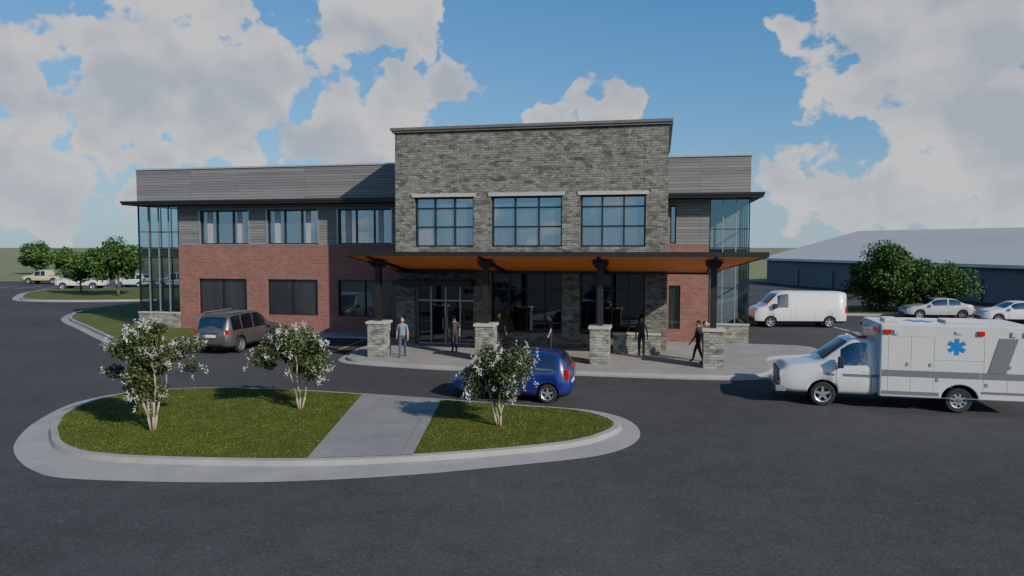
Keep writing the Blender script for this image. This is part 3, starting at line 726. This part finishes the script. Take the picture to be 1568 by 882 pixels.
def suv(loc,rz,col):
    top=[(-2.42,1.0),(-2.36,1.25),(-2.2,1.66),(-2.05,1.82),(-1.2,1.90),(.1,1.88),(.45,1.80),(1.15,1.24),(1.3,1.18),(2.1,1.08),(2.42,.85)]
    belt=[(-2.42,.95),(-2.2,1.12),(1.1,1.08),(1.3,1.08),(2.1,.98),(2.42,.75)]
    e=vehicle('parked_suv',loc,rz,-2.42,2.42,top,belt,.98,.30,(-1.42,1.46),.38,col,[(-2.02,-1.32),(-1.22,-.35),(-.25,.72)],[(.52,1.12),(-2.33,-2.12)],(-1.27,-.30,.85),handles=((-1.1,.98),(-.13,.97)),lower=M['black'],roofk=.80)
    bits(e,sym(-2.40,-2.24,.74,.86,.95,1.16,M['red'])+sym(2.05,2.36,.55,.84,.82,.96,M['lens'])+sym(.72,.92,.96,1.2,1.06,1.24,col)+sym(-1.9,.3,.66,.70,1.90,1.94,M['alum'])+[(-2.50,-2.34,-.86,.86,.42,.66,col),(-2.455,-2.36,-.26,.26,.80,.93,M['plate']),(-2.52,-2.40,-.7,.7,.44,.52,M['black']),(-2.46,-2.38,-.5,.5,1.0,1.03,M['chrome'])],'lamps_bumper_mirrors')
    g=MB(); g.hexa([(-2.40,-.66,1.14),(-2.37,-.66,1.14),(-2.37,.66,1.14),(-2.40,.66,1.14),(-2.20,-.58,1.66),(-2.16,-.58,1.66),(-2.16,.58,1.66),(-2.20,.58,1.66)],M['cargl']); g.obj('rear_window',e)
    return e
suv((-13.45,35.4,0),math.radians(78),gpaint)
def van(loc,rz):
    top=[(-2.8,2.1),(-2.7,2.2),(1.0,2.22),(1.4,2.12),(2.05,1.45),(2.2,1.32),(2.7,1.15),(2.8,.85)]
    belt=[(-2.8,1.28),(1.9,1.22),(2.2,1.18),(2.7,1.02),(2.8,.75)]
    e=vehicle('cargo_van',loc,rz,-2.8,2.8,top,belt,.98,.30,(-1.75,1.85),.34,whitep,[(.75,1.45)],[(1.45,2.02)],(-.9,.35,.62,1.72),handles=((.75,1.1),),roofk=.90,endtaper=.12,lower=M['black'])
    bits(e,sym(2.45,2.76,.55,.86,.78,1.0,M['lens'])+sym(1.5,1.72,.96,1.22,1.2,1.5,M['black'])+sym(-2.82,-2.74,.8,.94,.9,1.3,M['red'])+[(2.62,2.85,-.8,.8,.36,.6,M['black'])],'lamps_mirrors')
    return e
van((17.9,45.2,0),math.radians(178))
def sedan(loc,rz,col):
    top=[(-2.25,.75),(-2.15,1.02),(-1.7,1.08),(-1.5,1.12),(-.95,1.42),(-.3,1.47),(.3,1.42),(1.0,1.02),(1.2,.98),(1.95,.86),(2.25,.6)]
    belt=[(-2.25,.7),(-2.1,.96),(-1.5,1.0),(1.0,.92),(1.2,.92),(1.95,.8),(2.25,.55)]
    e=vehicle('parked_car',loc,rz,-2.25,2.25,top,belt,.89,.22,(-1.35,1.38),.32,col,[(-1.25,-.5),(-.42,.6)],[(.36,.98),(-1.48,-.98)],(-.46,.75,),handles=((-.35,.85),),roofk=.76,cabh=.45,lower=M['black'])
    bits(e,sym(1.9,2.16,.5,.76,.62,.74,M['lens'])+sym(-2.24,-2.1,.5,.78,.74,.92,M['red'])+sym(.6,.78,.86,1.04,.92,1.05,col)+[(2.1,2.26,-.4,.4,.36,.5,M['black'])],'lamps_mirrors')
    return e
sedan((33.0,47.0,0),math.radians(172),whitep); sedan((29.6,50.0,0),math.radians(172),silver); sedan((39,46,0),math.radians(172),gpaint)
def pickup(loc,rz,col):
    top=[(-2.7,1.05),(-2.65,1.12),(-.75,1.14),(-.68,1.2),(-.55,1.8),(-.3,1.86),(.5,1.84),(.8,1.75),(1.3,1.25),(1.45,1.2),(2.4,1.1),(2.7,.85)]
    belt=[(-2.7,1.0),(-.7,1.09),(1.3,1.12),(2.4,1.02),(2.7,.78)]
    e=vehicle('pickup_truck',loc,rz,-2.7,2.7,top,belt,.98,.40,(-1.6,1.75),.40,col,[(-.5,.1),(.18,.95)],[(.86,1.28)],(.14,.98,-.66),handles=((0,1.0),),roofk=.82,sk=.06,lower=M['black'])
    bits(e,sym(2.4,2.66,.6,.86,.82,1.0,M['lens'])+sym(-2.72,-2.6,.82,.94,.8,1.05,M['red'])+[(2.6,2.76,-.85,.85,.46,.66,M['chrome']),(-2.4,-.85,-.76,.76,1.14,1.165,M['black'])],'lamps_bumper')
    return e
pickup((-50.6,84.5,0),math.radians(185),whitep); pickup((-63,97,0),math.radians(178),yel); hatch((-47.5,90,0),math.radians(175),whitep); suv((-41,88,0),math.radians(180),silver); hatch((-57,93,0),math.radians(175),silver)

# ambulance (origin rear axle centre)
amb=empty('ambulance',(13.66,22.4,0),R166)
awhite=paint('ambulance_white',(.52,.515,.49),.3); agrey=pmat('ambulance_grey_stripe',(.13,.13,.135),.4,0,0); ablue=pmat('star_blue',(.01,.13,.42),.4,0,0)
N0=.38
top=[(2.15,2.10),(2.8,2.14),(3.0,2.08),(3.80,1.46),(3.98,1.38),(4.45+N0,1.24),(4.66+N0,1.08)]
belt=[(2.15,1.34),(3.6,1.28),(3.9,1.24),(4.45+N0,1.08),(4.66+N0,.95)]
vehicle('x',None,0,2.15,4.66+N0,top,belt,.99,.42,(3.78,),.38,awhite,[(2.50,3.28)],[(3.06,3.78)],(2.38,3.40),handles=((2.55,1.14),),roofk=.84,cabh=.55,endtaper=.08,parent=amb,archk=1.2,sk=.08)
bx=MB()
prof=[(-1.95,.42)]
ra=.50
prof.append((-ra,.42))
for k in range(1,12):
    a=math.pi-math.pi*k/12; prof.append((ra*math.cos(a),.42+ra*math.sin(a)*.9))
prof+=[(ra,.42),(2.2,.42),(2.2,2.66),(-1.95,2.66)]
BWd=1.16
n=len(prof)
bx.face([(x,BWd,z) for x,z in prof],awhite); bx.face([(x,-BWd,z) for x,z in prof[::-1]],awhite)
for i in range(n):
    a,b=prof[i],prof[(i+1)%n]; mm=M['black'] if i<=13 else awhite
    bx.face([(a[0],BWd,a[1]),(a[0],-BWd,a[1]),(b[0],-BWd,b[1]),(b[0],BWd,b[1])],mm)
o=bx.obj('patient_box',amb); bm=bmesh.new(); bm.from_mesh(o.data); bmesh.ops.remove_doubles(bm,verts=bm.verts[:],dist=1e-5); bmesh.ops.recalc_face_normals(bm,faces=bm.faces[:]); bm.to_mesh(o.data); bm.free()
bv=o.modifiers.new('b','BEVEL'); bv.width=.045; bv.segments=3; bv.limit_method='ANGLE'; bv.angle_limit=math.radians(60)
for s in (1,-1):
    wheel(amb,0,s*.96,.38,.26,s,.6,8)
S=[]
for s in (1,-1):
    def sb2(x0,x1,z0,z1,m,d=.006):
        y=BWd*s; S.append((x0,x1,min(y,y+s*d),max(y,y+s*d),z0,z1,m))
    def cb(x0,x1,z0,z1,m,d=.012):
        y=.985*s; S.append((x0,x1,min(y,y+s*d),max(y,y+s*d),z0,z1,m))
    sb2(-1.90,-.56,1.06,1.26,agrey); sb2(-.54,2.15,1.06,1.26,agrey); sb2(-1.9,-.56,.62,.70,agrey); sb2(.56,2.15,.50,.62,agrey)
    cb(2.2,3.2,.98,1.06,agrey,.016); cb(3.45,3.7,.98,1.06,agrey,.006)
    for x in (1.98,1.35,.72,-.62,-1.25):
        sb2(x-.005,x+.005,.72 if abs(x)<.9 else .60,2.3,agrey,.003)
    for (a,b) in ((1.35,1.98),(.72,1.35)): sb2(a,b,2.294,2.302,agrey,.0025)
    sb2(-.62,.72,1.60-.005,1.60+.005,agrey,.0025); sb2(-1.9,2.15,.455,.475,M['alum'],.02)
    for x,z in ((1.45,1.45),(.82,1.45),(.62,1.0),(-.7,.9),(-1.3,1.45)): sb2(x-.035,x+.035,z-.055,z+.055,M['alum'],.018)
    for x in (2.02,-1.75): sb2(x-.11,x+.11,2.36,2.50,M['red'],.05)
    sb2(1.70,1.84,2.36,2.50,M['lens'],.05); sb2(-1.45,-1.31,2.36,2.50,M['lens'],.05); sb2(-.6,-.42,2.36,2.50,M['red'],.05)
    sb2(-.02,.16,2.40,2.48,M['lens'],.04)
bits(amb,S,'stripes_seams_lights',.003)
for s in (1,-1):
    q=MB(); y0,y1=(BWd+.008)*s,(BWd+.016)*s
    a=[(-.72,1.26),(-1.2,1.26),(-1.5,2.3),(-1.0,2.3)]
    q.hexa([(x,y0,z) for x,z in a]+[(x,y1,z) for x,z in a],agrey); q.obj('swoosh',amb)
    q=MB(); c=(.12,2.02)
    for k,an in enumerate((0,60,120)):
        an=math.radians(an+90); ca,sa=math.cos(an),math.sin(an); L=.25; hw_=.062
        pts=[(c[0]+L*ca*i-hw_*sa*j,c[1]+L*sa*i+hw_*ca*j) for i,j in ((-1,-1),(1,-1),(1,1),(-1,1))]
        yy0,yy1=(BWd+.002)*s,(BWd+.010+k*.002)*s
        q.hexa([(x,yy0,z) for x,z in pts]+[(x,yy1,z) for x,z in pts],ablue)
    q.obj('star_of_life',amb)
F=[]
F+=sym(4.50+N0,4.68+N0,.62,.90,.82,1.06,M['lens'])+sym(4.50+N0,4.67+N0,.64,.915,.72,.80,M['amber'])
F+=[(4.52+N0,4.70+N0,-.60,.60,.70,1.08,M['black'])]
for z in (.78,.86,.94,1.02): F.append((4.68+N0,4.715+N0,-.58,.58,z-.013,z+.013,M['chrome']))
F+=[(4.50+N0,4.80+N0,-.96,.96,.42,.60,M['alum']),(4.60+N0,4.815+N0,-.5,.5,.45,.55,M['black'])]
F+=sym(3.24,3.38,1.02,1.26,1.26,1.60,M['black'])
F+=sym(3.25,3.30,.80,1.03,1.40,1.43,M['black'])
F+=[(2.203,2.26,-1.0,1.0,2.36,2.58,awhite)]
for y in (-.95,-.55,.55,.95): F.append((2.262,2.33,y-.14,y+.14,2.40,2.54,M['red'] if abs(y)>.7 else M['lens']))
F+=[(-.9,.2,-.4,.4,2.66,2.74,awhite),(1.5,1.9,-.3,.3,2.66,2.76,awhite),(2.45,2.70,-.55,.55,2.13,2.21,M['red'])]
bits(amb,F,'front_end_and_mirrors',.018)
rb2=MB()
for k,an in enumerate((0,60,120)):
    an=math.radians(an); ca,sa=math.cos(an),math.sin(an)
    pts=[(.85+.45*ca*i-.1*sa*j,.45*sa*i+.1*ca*j) for i,j in ((-1,-1),(1,-1),(1,1),(-1,1))]
    rb2.hexa([(x,y,2.655) for x,y in pts]+[(x,y,2.664+.002*k) for x,y in pts],ablue)
rb2.obj('roof_star',amb)

# ------------------------------------------------------------------ people
def person(loc,rz,shirt,pants,hairc,skinc,pose='walk',h=1.75,bare=True):
    e=empty('pedestrian',loc,rz); k=h/1.75; e.scale=(k,k,k)
    ms=pmat('shirt',shirt,.85,0,.15,8); mp=pmat('trousers',pants,.85,0,.15,8); mk=pmat('skin',skinc,.55,0,.05,8); mh=pmat('hair',hairc,.7,0,.2,20); mo=pmat('shoe',(.02,.018,.016),.5,0,0)
    st=.24 if pose=='walk' else .03; aw=.16 if pose=='walk' else .02
    V=[];E=[];R=[]
    def add(p,r,par=None):
        V.append(p);R.append(r)
        if par is not None: E.append((par,len(V)-1))
        return len(V)-1
    pel=add((0,0,.97),(.15,.105)); wa=add((0,0,1.10),(.135,.095),pel); ch=add((0,0,1.28),(.165,.115),wa); nb_=add((0,0,1.43),(.10,.08),ch); nk=add((0,.01,1.52),(.052,.055),nb_)
    hands=[]
    for s in (1,-1):
        hp=add((s*.09,0,.90),(.092,.095),pel); kn=add((s*.10,s*st*.55+.03,.50),(.062,.065),hp); an=add((s*.10,s*st-.02*(s<0),.10),(.042,.045),kn)
        add((s*.11,s*st+.15,.045),(.045,.035),an)
        shd=add((s*.18,0,1.40),(.062,.062),nb_); el_=add((s*.24,-s*aw*.5-.02,1.13),(.043,.043),shd); wr=add((s*.25,-s*aw+.06,.88),(.03,.03),el_)
        hands.append((s,Vector(V[el_]),Vector(V[wr])))
    me=bpy.data.meshes.new('body'); me.from_pydata(V,E,[]); o=bpy.data.objects.new('body_tmp',me); COL.objects.link(o)
    o.modifiers.new('s','SKIN'); sv=me.skin_vertices[0].data
    for i,r in enumerate(R): sv[i].radius=r; sv[i].use_root=(i==0)
    sd=o.modifiers.new('u','SUBSURF'); sd.levels=2; sd.render_levels=2
    dg=bpy.context.evaluated_depsgraph_get(); dg.update()
    m2=bpy.data.meshes.new_from_object(o.evaluated_get(dg)); bpy.data.objects.remove(o)
    m2.materials.clear()
    for m in (ms,mp,mk,mo): m2.materials.append(m)
    for p in m2.polygons:
        c=p.center; p.use_smooth=True
        if abs(c.x)>.205 and c.z<(1.15 if bare else .92) and c.z>.8: p.material_index=2
        elif c.z<.1: p.material_index=3
        elif c.z<.98 and abs(c.x)<.205: p.material_index=1
        elif c.z>1.49: p.material_index=2
        else: p.material_index=0
    b=bpy.data.objects.new('body',m2); COL.objects.link(b); b.parent=e
    hd=MB(); hd.ell((0,.02,1.635),(.074,.092,.115),mk,16,12); hd.ell((0,.112,1.625),(.012,.016,.022),mk,8,6)
    for s in (1,-1): hd.ell((s*.075,.015,1.63),(.012,.02,.03),mk,8,6); hd.ell((s*.03,.098,1.65),(.011,.010,.008),M['black'],8,6)
    hd.ell((0,.103,1.575),(.024,.008,.006),pmat('lips',(.3,.1,.08),.5,0,0),8,6)
    hd.ell((0,-.012,1.668),(.083,.094,.098),mh,16,12); hd.obj('head',e,smooth=True)
    hn=MB()
    for s,el0,w0 in hands:
        d0=(w0-el0).normalized(); sd_=Vector((0,1,0)); pc=w0+d0*.06
        hn.tube(w0-d0*.01,w0+d0*.05,.026,.034,mk,8); hn.tube(w0+d0*.05,w0+d0*.095,.034,.03,mk,8)
        for j in range(4):
            o_=sd_*(.03-.02*j); L=(.07,.08,.074,.058)[j]; a=w0+d0*.09+o_; b1=a+d0*L*.5; c1=b1+(d0*.8+Vector((-s*.55,0,0))).normalized()*L*.5
            hn.tube(a,b1,.0095,.009,mk,6); hn.tube(b1,c1,.009,.007,mk,6)
        a=w0+d0*.03+sd_*.03; b1=a+(d0+sd_*.8).normalized()*.04; hn.tube(a,b1,.012,.010,mk,6); hn.tube(b1,b1+d0*.03,.010,.008,mk,6)
    hn.obj('hands',e,smooth=True)
    return e
sk1=(.45,.27,.19); sk2=(.20,.11,.07)
zp=.135
person((-4.85,31.6,zp),math.radians(185),(.16,.20,.25),(.05,.06,.09),(.03,.02,.015),sk1,'walk',1.75)
person((-2.65,32.9,zp),math.radians(20),(.05,.04,.05),(.03,.03,.035),(.02,.015,.01),sk1,'stand',1.7)
person((-.60,33.3,zp),math.radians(200),(.04,.04,.05),(.02,.02,.025),(.02,.015,.01),sk1,'walk',1.8)
person((1.75,32.6,zp),math.radians(90),(.03,.03,.035),(.02,.02,.02),(.05,.03,.02),sk1,'stand',1.75)
person((5.75,31.7,zp),math.radians(170),(.025,.025,.03),(.02,.02,.025),(.015,.01,.01),sk2,'walk',1.75,False)
person((7.80,29.9,zp),math.radians(60),(.02,.02,.022),(.015,.015,.02),(.02,.015,.01),sk1,'walk',1.8,False)
person((8.18,30.3,zp),math.radians(230),(.03,.022,.025),(.02,.02,.02),(.03,.02,.01),sk1,'stand',1.72,False)
